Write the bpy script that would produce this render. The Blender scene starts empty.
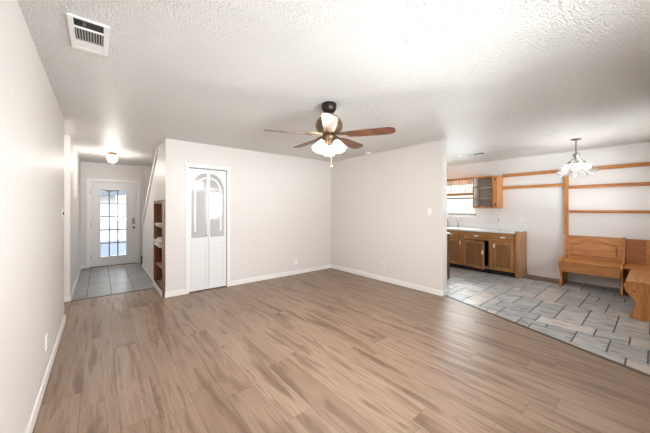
import bpy, bmesh, math, random
from mathutils import Vector, Matrix
random.seed(7)
scene = bpy.context.scene
COL = scene.collection
PI = math.pi
R = math.radians

# ------------------------------------------------------------------ camera, world, light, exposure
YAW = 0.6884
cam_d = bpy.data.cameras.new('camera')
cam = bpy.data.objects.new('camera', cam_d); COL.objects.link(cam)
cam.location = (0, 0, 1.36)
cam.rotation_euler = (PI/2, 0, -YAW)
cam_d.sensor_width = 36.0
cam_d.lens = 36.0*273.96/650
cam_d.shift_y = -(216.5-208.86)/650
cam_d.clip_start = 0.02
scene.camera = cam

world = bpy.data.worlds.new('daylight'); scene.world = world
world.use_nodes = True
wn = world.node_tree.nodes; wl = world.node_tree.links
bg = wn['Background']
tc = wn.new('ShaderNodeTexCoord'); sp = wn.new('ShaderNodeSeparateXYZ'); rp = wn.new('ShaderNodeValToRGB')
wl.new(tc.outputs['Generated'], sp.inputs[0]); wl.new(sp.outputs['Z'], rp.inputs[0]); wl.new(rp.outputs[0], bg.inputs['Color'])
rp.color_ramp.elements[0].color = (0.95, 0.96, 1.0, 1); rp.color_ramp.elements[1].color = (0.72, 0.84, 1.0, 1)
bg.inputs['Strength'].default_value = 1.6

def area(name, loc, rot, sx, sy, power, col=(1, 1, 1)):
    d = bpy.data.lights.new(name, 'AREA'); d.shape = 'RECTANGLE'; d.size = sx; d.size_y = sy
    d.energy = power; d.color = col
    o = bpy.data.objects.new(name, d); COL.objects.link(o); o.location = loc; o.rotation_euler = rot
    return o
# daylight arriving at the windows behind the photographer (rear wall, y = -0.3), the kitchen window and the glass of the entry door, plus two added upward fills
area('daylight_living_window', (1.4, -0.62, 1.40), (R(83), 0, 0), 1.9, 1.3, 84, (0.955, 0.968, 1.0))
area('added_ceiling_fill_rear', (1.8, -5.2, 0.22), (R(114), 0, 0), 7.0, 1.0, 330, (0.93, 0.96, 1.0))  # added low lamp aimed up through the rear windows to brighten the ceiling
area('daylight_dining_window', (5.2, -0.75, 1.15), (R(94), 0, 0), 1.7, 0.8, 46, (0.955, 0.968, 1.0))
area('daylight_rear_door', (3.02, -0.62, 1.5), (R(90), 0, 0), 0.7, 1.3, 1.6, (0.95, 0.975, 1.0))
area('daylight_kitchen_window', (7.35, 3.25, 2.25), (0, R(62), 0), 0.9, 1.2, 110, (0.97, 0.985, 1.0))
area('added_ceiling_fill_kitchen', (9.4, 2.9, 0.05), (0, R(116), 0), 2.0, 4.5, 650, (0.96, 0.965, 1.0))  # added lamp under the kitchen window, lifts the kitchen ceiling
area('daylight_entry_porch', (0.26, 9.3, 2.62), (R(-48), 0, 0), 1.1, 0.7, 34, (0.95, 0.975, 1.0))

vs = scene.view_settings
vs.view_transform = 'Standard'; vs.look = 'None'; vs.gamma = 1.0; vs.exposure = 1.12; vs.use_curve_mapping = False
scene.cycles.use_denoising = True
scene.cycles.max_bounces = 14; scene.cycles.diffuse_bounces = 8; scene.cycles.glossy_bounces = 5
scene.cycles.transparent_max_bounces = 16; scene.cycles.transmission_bounces = 8
scene.cycles.sample_clamp_indirect = 6.0
scene.cycles.caustics_reflective = False; scene.cycles.caustics_refractive = False

# ------------------------------------------------------------------ materials
def srgb(r, g, b):
    f = lambda c: (c/255/12.92) if c/255 <= 0.04045 else ((c/255+0.055)/1.055)**2.4
    return (f(r), f(g), f(b), 1)

class NT:
    def __init__(s, name):
        s.m = bpy.data.materials.new(name); s.m.use_nodes = True
        s.t = s.m.node_tree; s.p = s.t.nodes['Principled BSDF']; s.out = s.t.nodes['Material Output']
    def n(s, typ, **kw):
        o = s.t.nodes.new('ShaderNode'+typ)
        for k, v in kw.items():
            if hasattr(o, k) and k not in ('Scale',): setattr(o, k, v)
            else: o.inputs[k].default_value = v
        return o
    def l(s, a, b): s.t.links.new(a, b)
    def math(s, op, a, b=None, c=None):
        o = s.t.nodes.new('ShaderNodeMath'); o.operation = op
        for i, v in enumerate((a, b, c)):
            if v is None: continue
            if isinstance(v, (int, float)): o.inputs[i].default_value = v
            else: s.l(v, o.inputs[i])
        return o.outputs[0]
    def ramp(s, fac, stops):
        o = s.t.nodes.new('ShaderNodeValToRGB'); e = o.color_ramp.elements
        while len(e) < len(stops): e.new(0.5)
        for i, (p, c) in enumerate(stops): e[i].position = p; e[i].color = c
        s.l(fac, o.inputs[0]); return o.outputs[0]
    def mixc(s, fac, a, b, mode='MIX'):
        o = s.t.nodes.new('ShaderNodeMix'); o.data_type = 'RGBA'; o.blend_type = mode
        for sock, v in ((o.inputs[0], fac), (o.inputs[6], a), (o.inputs[7], b)):
            if isinstance(v, (int, float)): sock.default_value = v
            elif isinstance(v, tuple): sock.default_value = v
            else: s.l(v, sock)
        return o.outputs[2]
    def bump(s, h, strength, dist):
        o = s.t.nodes.new('ShaderNodeBump'); o.inputs['Strength'].default_value = strength; o.inputs['Distance'].default_value = dist
        s.l(h, o.inputs['Height']); s.l(o.outputs[0], s.p.inputs['Normal'])
    def coord(s, scale=(1, 1, 1), rot=(0, 0, 0)):
        c = s.t.nodes.new('ShaderNodeTexCoord'); m = s.t.nodes.new('ShaderNodeMapping')
        m.inputs['Scale'].default_value = scale; m.inputs['Rotation'].default_value = rot
        s.l(c.outputs['Object'], m.inputs[0]); return m.outputs[0]

def simple(name, col, rough=0.5, metal=0.0, noise=0.0, nscale=30, bump=0.0, spec=None, emit=None, estr=0):
    a = NT(name); a.p.inputs['Base Color'].default_value = col
    a.p.inputs['Roughness'].default_value = rough; a.p.inputs['Metallic'].default_value = metal
    if spec is not None: a.p.inputs['Specular IOR Level'].default_value = spec
    nz = a.n('TexNoise'); nz.inputs['Scale'].default_value = nscale; nz.inputs['Detail'].default_value = 4
    a.l(a.coord(), nz.inputs['Vector'])
    if noise:
        k = 1-noise
        a.l(a.ramp(nz.outputs[0], [(0.3, (col[0]*k, col[1]*k, col[2]*k, 1)), (0.7, col)]), a.p.inputs['Base Color'])
    if bump: a.bump(nz.outputs[0], bump, 0.002)
    if emit: a.p.inputs['Emission Color'].default_value = emit; a.p.inputs['Emission Strength'].default_value = estr
    return a.m

WALLC = srgb(217, 212, 208)
def wall_mat(name, col, rough):
    a = NT(name); a.p.inputs['Base Color'].default_value = col; a.p.inputs['Roughness'].default_value = rough
    nz = a.n('TexNoise'); nz.inputs['Scale'].default_value = 55; nz.inputs['Detail'].default_value = 3
    a.l(a.coord(), nz.inputs['Vector']); a.bump(nz.outputs[0], 0.22, 0.004)
    return a.m
M_wall = wall_mat('wall_paint', WALLC, 0.45)
M_wall_gloss = wall_mat('wall_paint_satin', srgb(217, 212, 208), 0.5)
M_wall_kitchen = wall_mat('wall_paint_kitchen', srgb(228, 226, 225), 0.5)

a = NT('popcorn_ceiling'); a.p.inputs['Base Color'].default_value = srgb(243, 239, 235); a.p.inputs['Roughness'].default_value = 0.42
co = a.coord()
n1 = a.n('TexNoise'); n1.inputs['Scale'].default_value = 72; n1.inputs['Detail'].default_value = 5; n1.inputs['Roughness'].default_value = 0.62
v1 = a.n('TexVoronoi'); v1.inputs['Scale'].default_value = 90
a.l(co, n1.inputs['Vector']); a.l(co, v1.inputs['Vector'])
n3 = a.n('TexNoise'); n3.inputs['Scale'].default_value = 36; n3.inputs['Detail'].default_value = 2; a.l(co, n3.inputs['Vector'])
h = a.math('ADD', a.math('ADD', n1.outputs[0], a.math('MULTIPLY', n3.outputs[0], 0.55)), a.math('MULTIPLY', v1.outputs['Distance'], -0.55))
a.bump(h, 1.0, 0.030); M_ceiling = a.m

# wood plank floor, planks run along y
a = NT('oak_planks')
c = a.n('TexCoord'); s = a.n('SeparateXYZ'); a.l(c.outputs['Object'], s.inputs[0])
W, L = 0.205, 1.25
px_ = a.math('ADD', s.outputs[0], 0.105+W*20)
row = a.math('FLOOR', a.math('DIVIDE', px_, W))
w1 = a.n('TexWhiteNoise', noise_dimensions='1D'); a.l(row, w1.inputs['W'])
yy = a.math('ADD', a.math('DIVIDE', s.outputs[1], L), w1.outputs['Value'])
colm = a.math('FLOOR', yy)
cmb = a.n('CombineXYZ'); a.l(row, cmb.inputs[0]); a.l(colm, cmb.inputs[1])
w2 = a.n('TexWhiteNoise', noise_dimensions='2D'); a.l(cmb.outputs[0], w2.inputs['Vector'])
rnd = w2.outputs['Value']
# grain coordinates with an offset per plank
off = a.n('CombineXYZ'); a.l(a.math('MULTIPLY', rnd, 37.0), off.inputs[0]); a.l(a.math('MULTIPLY', rnd, 91.0), off.inputs[1]); a.l(a.math('MULTIPLY', rnd, 13.0), off.inputs[2])
va = a.n('VectorMath', operation='ADD'); a.l(c.outputs['Object'], va.inputs[0]); a.l(off.outputs[0], va.inputs[1])
mp = a.n('Mapping'); mp.inputs['Scale'].default_value = (9.5, 0.85, 1); a.l(va.outputs[0], mp.inputs[0])
g1 = a.n('TexNoise'); g1.inputs['Scale'].default_value = 1.4; g1.inputs['Detail'].default_value = 3; g1.inputs['Distortion'].default_value = 0.35; a.l(mp.outputs[0], g1.inputs['Vector'])
mp2 = a.n('Mapping'); mp2.inputs['Scale'].default_value = (70, 1.5, 1); a.l(va.outputs[0], mp2.inputs[0])
g2 = a.n('TexNoise'); g2.inputs['Scale'].default_value = 2.0; g2.inputs['Detail'].default_value = 4; a.l(mp2.outputs[0], g2.inputs['Vector'])
mp3 = a.n('Mapping'); mp3.inputs['Scale'].default_value = (5.5, 0.55, 1); a.l(va.outputs[0], mp3.inputs[0])
g3 = a.n('TexNoise'); g3.inputs['Scale'].default_value = 1.3; g3.inputs['Detail'].default_value = 1; g3.inputs['Distortion'].default_value = 0.3; a.l(mp3.outputs[0], g3.inputs['Vector'])
rings = a.math('SINE', a.math('MULTIPLY', g3.outputs[0], 85.0))            # cathedral grain lines
ringm = a.math('MULTIPLY', a.math('POWER', a.math('MULTIPLY', a.math('ADD', rings, 1.0), 0.5), 3.0), a.ramp(g1.outputs[0], [(0.46, (0, 0, 0, 1)), (0.58, (1, 1, 1, 1))]))
base = a.ramp(rnd, [(0.0, srgb(140, 116, 96)), (0.3, srgb(145, 121, 101)), (0.7, srgb(149, 125, 105)), (1.0, srgb(155, 132, 112))])
c1 = a.mixc(0.85, base, a.ramp(g1.outputs[0], [(0.22, srgb(205, 196, 186)), (0.40, srgb(246, 244, 241)), (0.50, srgb(255, 255, 255)), (0.58, srgb(226, 217, 208)), (0.75, srgb(164, 147, 131))]), 'MULTIPLY')
c2 = a.mixc(0.5, c1, a.ramp(g2.outputs[0], [(0.3, srgb(190, 182, 174)), (0.6, srgb(255, 255, 255))]), 'MULTIPLY')
c3 = a.mixc(a.math('MULTIPLY', ringm, 0.6), c2, srgb(100, 80, 66))
fx = a.math('FRACT', a.math('DIVIDE', px_, W)); fy = a.math('FRACT', yy)
gx = a.math('LESS_THAN', a.math('MINIMUM', fx, a.math('SUBTRACT', 1.0, fx)), 0.010)
gy = a.math('LESS_THAN', a.math('MINIMUM', fy, a.math('SUBTRACT', 1.0, fy)), 0.0016)
gap = a.math('MAXIMUM', gx, gy)
a.l(a.mixc(a.math('MULTIPLY', gap, 0.55), c3, srgb(84, 66, 54)), a.p.inputs['Base Color'])
a.l(a.math('ADD', 0.35, a.math('MULTIPLY', g2.outputs[0], 0.12)), a.p.inputs['Roughness'])
a.bump(a.math('SUBTRACT', a.math('MULTIPLY', g2.outputs[0], 0.15), gap), 0.12, 0.003)
M_planks = a.m

# slate-look kitchen tile; colour attribute gives each tile its own shade
a = NT('slate_tile')
at = a.n('Attribute', attribute_name='tile'); sx = a.n('SeparateColor'); a.l(at.outputs['Color'], sx.inputs[0])
c = a.n('TexCoord')
off = a.n('CombineXYZ'); a.l(a.math('MULTIPLY', sx.outputs[0], 31.0), off.inputs[0]); a.l(a.math('MULTIPLY', sx.outputs[1], 57.0), off.inputs[1])
va = a.n('VectorMath', operation='ADD'); a.l(c.outputs['Object'], va.inputs[0]); a.l(off.outputs[0], va.inputs[1])
mp = a.n('Mapping'); mp.inputs['Scale'].default_value = (11, 2.4, 1); a.l(va.outputs[0], mp.inputs[0])
g1 = a.n('TexNoise'); g1.inputs['Scale'].default_value = 1.4; g1.inputs['Detail'].default_value = 6; g1.inputs['Roughness'].default_value = 0.6; a.l(mp.outputs[0], g1.inputs['Vector'])
base = a.ramp(sx.outputs[0], [(0.0, srgb(172, 176, 179)), (0.25, srgb(192, 194, 195)), (0.6, srgb(208, 206, 203)), (0.8, srgb(204, 196, 189)), (1.0, srgb(224, 222, 219))])
tint = a.ramp(g1.outputs[0], [(0.30, srgb(138, 143, 149)), (0.42, srgb(208, 210, 212)), (0.5, srgb(255, 255, 253)), (0.57, srgb(232, 224, 216)), (0.66, srgb(178, 168, 160)), (0.75, srgb(236, 236, 236))])
a.l(a.mixc(0.95, base, tint, 'MULTIPLY'), a.p.inputs['Base Color'])
a.p.inputs['Roughness'].default_value = 0.38
a.bump(g1.outputs[0], 0.25, 0.006); M_slate = a.m
M_grout = simple('dark_grout', srgb(104, 104, 102), 0.9, noise=0.2)

a = NT('entry_tile')
at = a.n('Attribute', attribute_name='tile'); sx = a.n('SeparateColor'); a.l(at.outputs['Color'], sx.inputs[0])
mp = a.coord((2.2, 9, 1)); g1 = a.n('TexNoise'); g1.inputs['Scale'].default_value = 1.6; g1.inputs['Detail'].default_value = 5; a.l(mp, g1.inputs['Vector'])
base = a.ramp(sx.outputs[0], [(0, srgb(140, 139, 140)), (1, srgb(158, 156, 155))])
a.l(a.mixc(0.8, base, a.ramp(g1.outputs[0], [(0.35, srgb(206, 202, 198)), (0.65, srgb(255, 255, 255))]), 'MULTIPLY'), a.p.inputs['Base Color'])
a.p.inputs['Roughness'].default_value = 0.3; a.bump(g1.outputs[0], 0.1, 0.003); M_entry_tile = a.m

def wood(name, dark, light, axis='Y', scale=1.0, rough=0.38, contrast=0.8):
    a = NT(name)
    sc = {'X': (1.2, 14, 14), 'Y': (14, 1.2, 14), 'Z': (14, 14, 1.2)}[axis]
    mp = a.coord(tuple(v*scale for v in sc))
    g = a.n('TexNoise'); g.inputs['Scale'].default_value = 1.6; g.inputs['Detail'].default_value = 6; g.inputs['Distortion'].default_value = 0.8; a.l(mp, g.inputs['Vector'])
    mp2 = a.coord(tuple(v*scale*4 for v in sc)); g2 = a.n('TexNoise'); g2.inputs['Scale'].default_value = 2; g2.inputs['Detail'].default_value = 3; a.l(mp2, g2.inputs['Vector'])
    c1 = a.ramp(g.outputs[0], [(0.32, dark), (0.66, light)])
    a.l(a.mixc(0.35*contrast, c1, a.ramp(g2.outputs[0], [(0.35, srgb(150, 140, 130)), (0.6, srgb(255, 255, 255))]), 'MULTIPLY'), a.p.inputs['Base Color'])
    a.p.inputs['Roughness'].default_value = rough
    a.bump(g2.outputs[0], 0.08, 0.002); return a.m
PD, PL = srgb(176, 112, 58), srgb(214, 150, 88)
M_pine_y = wood('pine_along_y', PD, PL, 'Y'); M_pine_x = wood('pine_along_x', PD, PL, 'X'); M_pine_z = wood('pine_upright', PD, PL, 'Z')
OD, OL = srgb(150, 101, 56), srgb(194, 140, 86)
M_oak_y = wood('cabinet_oak_along_y', OD, OL, 'Y'); M_oak_z = wood('cabinet_oak_upright', OD, OL, 'Z')
M_oak_panel = wood('cabinet_oak_panel', srgb(124, 84, 49), srgb(150, 105, 64), 'Z', 1.0, .38, .4)
M_mahog = wood('reddish_shelf_wood', srgb(104, 58, 40), srgb(148, 92, 66), 'Z', rough=0.42)
M_blade = wood('fan_blade_walnut', srgb(70, 42, 29), srgb(108, 68, 47), 'X', 0.6, rough=0.35)
M_white = simple('white_enamel', srgb(232, 231, 229), 0.38, noise=0.02, nscale=8)
M_trim = simple('white_trim_paint', srgb(234, 232, 229), 0.35, noise=0.02, nscale=8)
M_door = simple('door_paint', srgb(226, 226, 226), 0.35, noise=0.02, nscale=6)
M_plate = simple('white_plastic', srgb(236, 235, 232), 0.35)
M_slot = simple('dark_slot', srgb(40, 38, 36), 0.6)
M_counter = simple('white_laminate', srgb(232, 233, 233), 0.3, noise=0.03, nscale=40)
M_inner_shade = simple('inner_shade', srgb(34, 28, 24), 0.8)  # near-black colour stands in for shade inside closet and ajar cabinet
M_toe = simple('black_toe_kick', srgb(28, 24, 22), 0.7)
M_bronze = simple('dark_bronze', srgb(52, 44, 40), 0.38, 0.7, noise=0.15)
M_bronze2 = simple('aged_bronze', srgb(118, 98, 76), 0.35, 0.8, noise=0.2)
M_steel = simple('satin_nickel', srgb(150, 148, 145), 0.3, 0.9)
M_brass = simple('brass', srgb(190, 165, 120), 0.3, 0.9)
M_strip = simple('brown_transition', srgb(96, 80, 68), 0.5, noise=0.15)
M_carpet = simple('dark_stair_carpet', srgb(84, 80, 76), 0.95, noise=0.3, nscale=120, bump=0.5)
M_ventgrey = simple('vent_grey', srgb(172, 170, 166), 0.5)
M_subfloor = wood('bare_subfloor', srgb(112, 92, 76), srgb(142, 120, 102), 'Y', 0.6, 0.7)
M_greybox = simple('grey_plastic', srgb(150, 152, 148), 0.5)
M_paper = simple('paper', srgb(228, 224, 220), 0.7, noise=0.06)
M_concrete = simple('porch_concrete', srgb(138, 144, 152), 0.85, noise=0.15, nscale=6)
M_grass = simple('lawn', srgb(150, 160, 120), 0.95, noise=0.35, nscale=14, bump=0.4)
M_siding = simple('pale_siding', srgb(206, 198, 195), 0.7, noise=0.05, nscale=5)
M_roof = simple('grey_shingles', srgb(128, 128, 132), 0.85, noise=0.25, nscale=8)
M_leaf = simple('foliage', srgb(122, 146, 92), 0.8, noise=0.5, nscale=4, bump=0.8)
M_bark = simple('bark', srgb(92, 78, 66), 0.9, noise=0.4, nscale=12)
M_drive = simple('driveway', srgb(222, 220, 216), 0.85, noise=0.08, nscale=2)

def glass_mat(name, tint=(1, 1, 1, 1), refl=0.08, rough=0.02):
    a = NT(name); t = a.t
    tr = t.nodes.new('ShaderNodeBsdfTransparent'); tr.inputs[0].default_value = tint
    gl = t.nodes.new('ShaderNodeBsdfGlossy'); gl.inputs['Roughness'].default_value = rough
    fr = t.nodes.new('ShaderNodeLayerWeight'); fr.inputs[0].default_value = 0.25
    mx = t.nodes.new('ShaderNodeMixShader')
    a.l(a.math('ADD', refl, a.math('MULTIPLY', fr.outputs['Fresnel'], 0.4)), mx.inputs[0])
    a.l(tr.outputs[0], mx.inputs[1]); a.l(gl.outputs[0], mx.inputs[2]); a.l(mx.outputs[0], a.out.inputs[0])
    t.nodes.remove(a.p); return a.m
M_glass = glass_mat('window_glass', (0.95, 0.97, 0.97, 1), 0.03)
M_crystal = None
a = NT('clear_lamp_glass'); t = a.t
tr = t.nodes.new('ShaderNodeBsdfTransparent'); tr.inputs[0].default_value = (0.97, 0.98, 0.98, 1)
tl = t.nodes.new('ShaderNodeBsdfTranslucent'); tl.inputs[0].default_value = (0.95, 0.95, 0.94, 1)
gl = t.nodes.new('ShaderNodeBsdfGlossy'); gl.inputs['Roughness'].default_value = 0.12
fr = t.nodes.new('ShaderNodeLayerWeight'); fr.inputs[0].default_value = 0.3
m1 = t.nodes.new('ShaderNodeMixShader'); a.l(a.math('ADD', 0.02, a.math('MULTIPLY', fr.outputs['Facing'], 0.2)), m1.inputs[0]); a.l(tr.outputs[0], m1.inputs[1]); a.l(tl.outputs[0], m1.inputs[2])
m2 = t.nodes.new('ShaderNodeMixShader'); m2.inputs[0].default_value = 0.1; a.l(m1.outputs[0], m2.inputs[1]); a.l(gl.outputs[0], m2.inputs[2]); a.l(m2.outputs[0], a.out.inputs[0])
t.nodes.remove(a.p); M_crystal = a.m
M_mirror = simple('mirror', srgb(226, 227, 228), 0.05, 0.55)  # dull white share of the surface brightens an otherwise dark reflection
M_bevel = simple('bevelled_mirror_edge', srgb(240, 240, 240), 0.4, 0.15)
a = NT('frosted_shade'); t = a.t
tl = t.nodes.new('ShaderNodeBsdfTranslucent'); tl.inputs[0].default_value = (0.85, 0.80, 0.72, 1)
tr = t.nodes.new('ShaderNodeBsdfTransparent'); df = t.nodes.new('ShaderNodeBsdfDiffuse'); df.inputs[0].default_value = (0.5, 0.48, 0.45, 1)
m1 = t.nodes.new('ShaderNodeMixShader'); m1.inputs[0].default_value = 0.25; a.l(tl.outputs[0], m1.inputs[1]); a.l(tr.outputs[0], m1.inputs[2])
m2 = t.nodes.new('ShaderNodeMixShader'); m2.inputs[0].default_value = 0.25; a.l(m1.outputs[0], m2.inputs[1]); a.l(df.outputs[0], m2.inputs[2])
em = t.nodes.new('ShaderNodeEmission'); em.inputs[0].default_value = (1, 0.88, 0.7, 1); em.inputs[1].default_value = 0.25
ad = t.nodes.new('ShaderNodeAddShader'); a.l(m2.outputs[0], ad.inputs[0]); a.l(em.outputs[0], ad.inputs[1]); a.l(ad.outputs[0], a.out.inputs[0])
t.nodes.remove(a.p); M_shade = a.m
def bulb_mat(name, col, s):
    a = NT(name); a.p.inputs['Base Color'].default_value = (1, 1, 1, 1); a.p.inputs['Emission Color'].default_value = col
    a.p.inputs['Emission Strength'].default_value = s; return a.m
M_bulb = bulb_mat('lit_bulb', (1, 0.9, 0.75, 1), 1.5)
M_bulb_c = bulb_mat('lit_clear_bulb', (1, 0.95, 0.86, 1), 1.8)
M_globe = bulb_mat('lit_white_globe', (1, 0.95, 0.88, 1), 2.2)

# ------------------------------------------------------------------ mesh helpers
class MB:
    """collects shapes in world coordinates; build() links them as ONE mesh object"""
    def __init__(s): s.b = bmesh.new()
    def box(s, x0, x1, y0, y1, z0, z1, M=None):
        vs = [s.b.verts.new(Vector(p)) for p in ((x0,y0,z0),(x1,y0,z0),(x1,y1,z0),(x0,y1,z0),(x0,y0,z1),(x1,y0,z1),(x1,y1,z1),(x0,y1,z1))]
        if M is not None:
            for v in vs: v.co = M @ v.co
        for f in ((0,3,2,1),(4,5,6,7),(0,1,5,4),(1,2,6,5),(2,3,7,6),(3,0,4,7)): s.b.faces.new([vs[i] for i in f])
        return s
    def prism(s, pts, axis, a0, a1, f=None):
        """2D outline extruded along an axis: X -> pts (y,z); Y -> pts (x,z); Z -> pts (x,y); f maps the finished point"""
        mk = {'X': lambda p, a: (a, p[0], p[1]), 'Y': lambda p, a: (p[0], a, p[1]), 'Z': lambda p, a: (p[0], p[1], a)}[axis]
        f = f or (lambda p: p)
        A = [s.b.verts.new(f(mk(p, a0))) for p in pts]; B = [s.b.verts.new(f(mk(p, a1))) for p in pts]
        n = len(pts); s.b.faces.new(A); s.b.faces.new(B[::-1])
        for i in range(n): s.b.faces.new([A[i], B[i], B[(i+1) % n], A[(i+1) % n]])
        return s
    def lathe(s, prof, loc=(0,0,0), n=24, M=None, flute=0.0, nf=0, cap=True):
        """profile of (r, z) turned about z"""
        rings = []
        for r, z in prof:
            ring = []
            for i in range(n):
                t = 2*PI*i/n; rr = r*(1+flute*math.cos(nf*t)) if flute else r
                p = Vector((rr*math.cos(t), rr*math.sin(t), z))
                if M is not None: p = M @ p
                ring.append(s.b.verts.new(p+Vector(loc)))
            rings.append(ring)
        for a_, b_ in zip(rings, rings[1:]):
            for i in range(n): s.b.faces.new([a_[i], a_[(i+1) % n], b_[(i+1) % n], b_[i]])
        if cap:
            s.b.faces.new(rings[0][::-1]); s.b.faces.new(rings[-1])
        return s
    def tube(s, path, r, n=10):
        path = [Vector(p) for p in path]; rings = []
        for i, p in enumerate(path):
            d = (path[min(i+1, len(path)-1)]-path[max(i-1, 0)]).normalized()
            u = d.cross(Vector((0, 0, 1)) if abs(d.z) < 0.95 else Vector((1, 0, 0))).normalized(); w = d.cross(u)
            rr = r[i] if isinstance(r, (list, tuple)) else r
            rings.append([s.b.verts.new(p+(u*math.cos(2*PI*k/n)+w*math.sin(2*PI*k/n))*rr) for k in range(n)])
        for a_, b_ in zip(rings, rings[1:]):
            for k in range(n): s.b.faces.new([a_[k], a_[(k+1) % n], b_[(k+1) % n], b_[k]])
        s.b.faces.new(rings[0][::-1]); s.b.faces.new(rings[-1]); return s
    def sphere(s, loc, r, sc=(1, 1, 1), n=16):
        M = Matrix.Translation(loc) @ Matrix.Diagonal((sc[0], sc[1], sc[2], 1))
        bmesh.ops.create_uvsphere(s.b, u_segments=n, v_segments=max(8, n//2), radius=r, matrix=M); return s
    def build(s, name, mat, parent=None, bevel=0.0, seg=2, smooth=False, loc=None):
        bmesh.ops.recalc_face_normals(s.b, faces=s.b.faces[:])
        o0 = Vector(ORG.get(parent.name, (0, 0, 0))) if parent else (Vector(loc) if loc else Vector((0, 0, 0)))
        for v in s.b.verts: v.co -= o0
        me = bpy.data.meshes.new(name); s.b.to_mesh(me); s.b.free()
        me.materials.append(mat)
        o = bpy.data.objects.new(name, me); COL.objects.link(o)
        if parent: o.parent = parent
        else: o.location = o0
        ORG[o.name] = tuple(o0)
        if smooth:
            for p in me.polygons: p.use_smooth = True
        if bevel:
            m = o.modifiers.new('bevel', 'BEVEL'); m.width = bevel; m.segments = seg; m.limit_method = 'ANGLE'; m.angle_limit = R(40)
        return o
ORG = {}
def tag(o, label, cat, group=None, kind=None):
    o['label'] = label; o['category'] = cat
    if group: o['group'] = group
    if kind: o['kind'] = kind
    return o
def thing(name, loc, label, cat, group=None, kind=None):
    o = bpy.data.objects.new(name, None); COL.objects.link(o); o.location = loc; o.empty_display_size = 0.1
    ORG[o.name] = tuple(loc); return tag(o, label, cat, group, kind)
def struct(o, label, cat): return tag(o, label, cat, kind='structure')
def part_label(o, label): o['label'] = label; return o
def copy_tree(o, parent=None):
    c = o.copy(); COL.objects.link(c)
    if parent: c.parent = parent
    for ch in list(o.children): copy_tree(ch, c)
    return c

# ------------------------------------------------------------------ layout (metres; camera stands at x 0, y 0)
H = 2.44
XL, YL = -0.33, 4.54          # left wall and where it ends at the hall opening
XF, YJ = -0.335, 5.51         # entry hall's left wall
YE = 8.32                     # entry door wall
XS, YB = 0.78, 4.79           # stair wall and the wall with the bifold door
XR, YR = 4.12, 2.13           # partition wall on the right and its free end
XD = 6.85                     # kitchen / dining wall
YW = -0.30                    # wall behind the camera
BX0, BX1 = 3.33, 4.19         # floor boundary from (BX0, YW) to (BX1, YR)
T = 0.14

# ---- floors
m = MB()
m.prism([(-1.75, YW-.1), (BX0-.03, YW-.1), (BX1, YR+.01), (BX1, YB+.05), (0.86, YB+.05), (0.86, 5.49), (-1.75, 5.49)], 'Z', -0.06, 0.0)
struct(m.build('floor', M_planks), 'brown grey wood plank floor of the living room', 'floor')

def clip(poly, p, q):        # keep the part to the right of the line p -> q
    out = []; nx, ny = (q[1]-p[1]), -(q[0]-p[0])
    d = lambda v: (v[0]-p[0])*nx+(v[1]-p[1])*ny
    for i, a_ in enumerate(poly):
        b_ = poly[(i+1) % len(poly)]; da, db = d(a_), d(b_)
        if da >= 0: out.append(a_)
        if (da >= 0) != (db >= 0):
            t_ = da/(da-db); out.append((a_[0]+(b_[0]-a_[0])*t_, a_[1]+(b_[1]-a_[1])*t_))
    return out
def tile_floor(name, polys, mat, seed):
    rng = random.Random(seed); b = bmesh.new(); lay = b.loops.layers.color.new('tile')
    for poly in polys:
        if len(poly) < 3: continue
        A = [b.verts.new((x, y, -0.001)) for x, y in poly]; B = [b.verts.new((x, y, -0.012)) for x, y in poly]
        fs = [b.faces.new(A)]+[b.faces.new([A[i], B[i], B[(i+1) % len(A)], A[(i+1) % len(A)]]) for i in range(len(A))]
        cc = (rng.random(), rng.random(), rng.random(), 1)
        for f in fs:
            for lp in f.loops: lp[lay] = cc
    bmesh.ops.recalc_face_normals(b, faces=b.faces[:])
    me = bpy.data.meshes.new(name); b.to_mesh(me); b.free(); me.materials.append(mat)
    o = bpy.data.objects.new(name, me); COL.objects.link(o); return o
# kitchen: ashlar of 0.3 m modules packed greedily (2x1, 1x1, 2x2 ... laid by hand-like random choice)
mod = 0.128; nx_, ny_ = 30, 42; X0, Y0 = 3.20, -0.455
rng = random.Random(21); used = [[False]*ny_ for _ in range(nx_)]; polys = []
sizes = [(4, 2), (3, 2), (2, 2), (2, 1), (3, 4), (2, 4), (2, 3), (3, 3)]; wts = [4, 7, 7, 3.5, 1, 1.5, 2.5, 1.5]
for j in range(ny_):
    for i in range(nx_):
        if used[i][j]: continue
        ch = rng.choices(sizes, wts, k=8)+[(1, 2), (2, 1), (1, 1)]
        for sx_, sy_ in ch:
            if i+sx_ <= nx_ and j+sy_ <= ny_ and all(not used[i+p][j+q] for p in range(sx_) for q in range(sy_)):
                for p in range(sx_):
                    for q in range(sy_): used[i+p][j+q] = True
                gx_, gy_ = 0.0034, 0.0072
                x0, x1 = X0+i*mod+gx_, X0+(i+sx_)*mod-gx_; y0, y1 = Y0+j*mod+gy_, Y0+(j+sy_)*mod-gy_
                x1 = min(x1, XD+.02); y1 = min(y1, YB+.02)
                if x1-x0 < .02 or y1-y0 < .02: break
                poly = clip([(x0, y0), (x1, y0), (x1, y1), (x0, y1)], (BX0, YW), (BX1+(BX1-BX0)*3, YR+(YR-YW)*3)) if y0 < YR else clip([(x0, y0), (x1, y0), (x1, y1), (x0, y1)], (BX1, YW), (BX1, 6))
                polys.append(poly); break
kt = tile_floor('floor_kitchen', polys, M_slate, 3)
struct(kt, 'grey slate tile floor of the kitchen and dining area', 'floor')
m = MB(); m.prism([(BX0, YW-.1), (XD+.1, YW-.1), (XD+.1, YB+.1), (BX1, YB+.1), (BX1, YR)], 'Z', -0.05, -0.005)
g_ = m.build('grout', M_grout, kt)
polys = []
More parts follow.
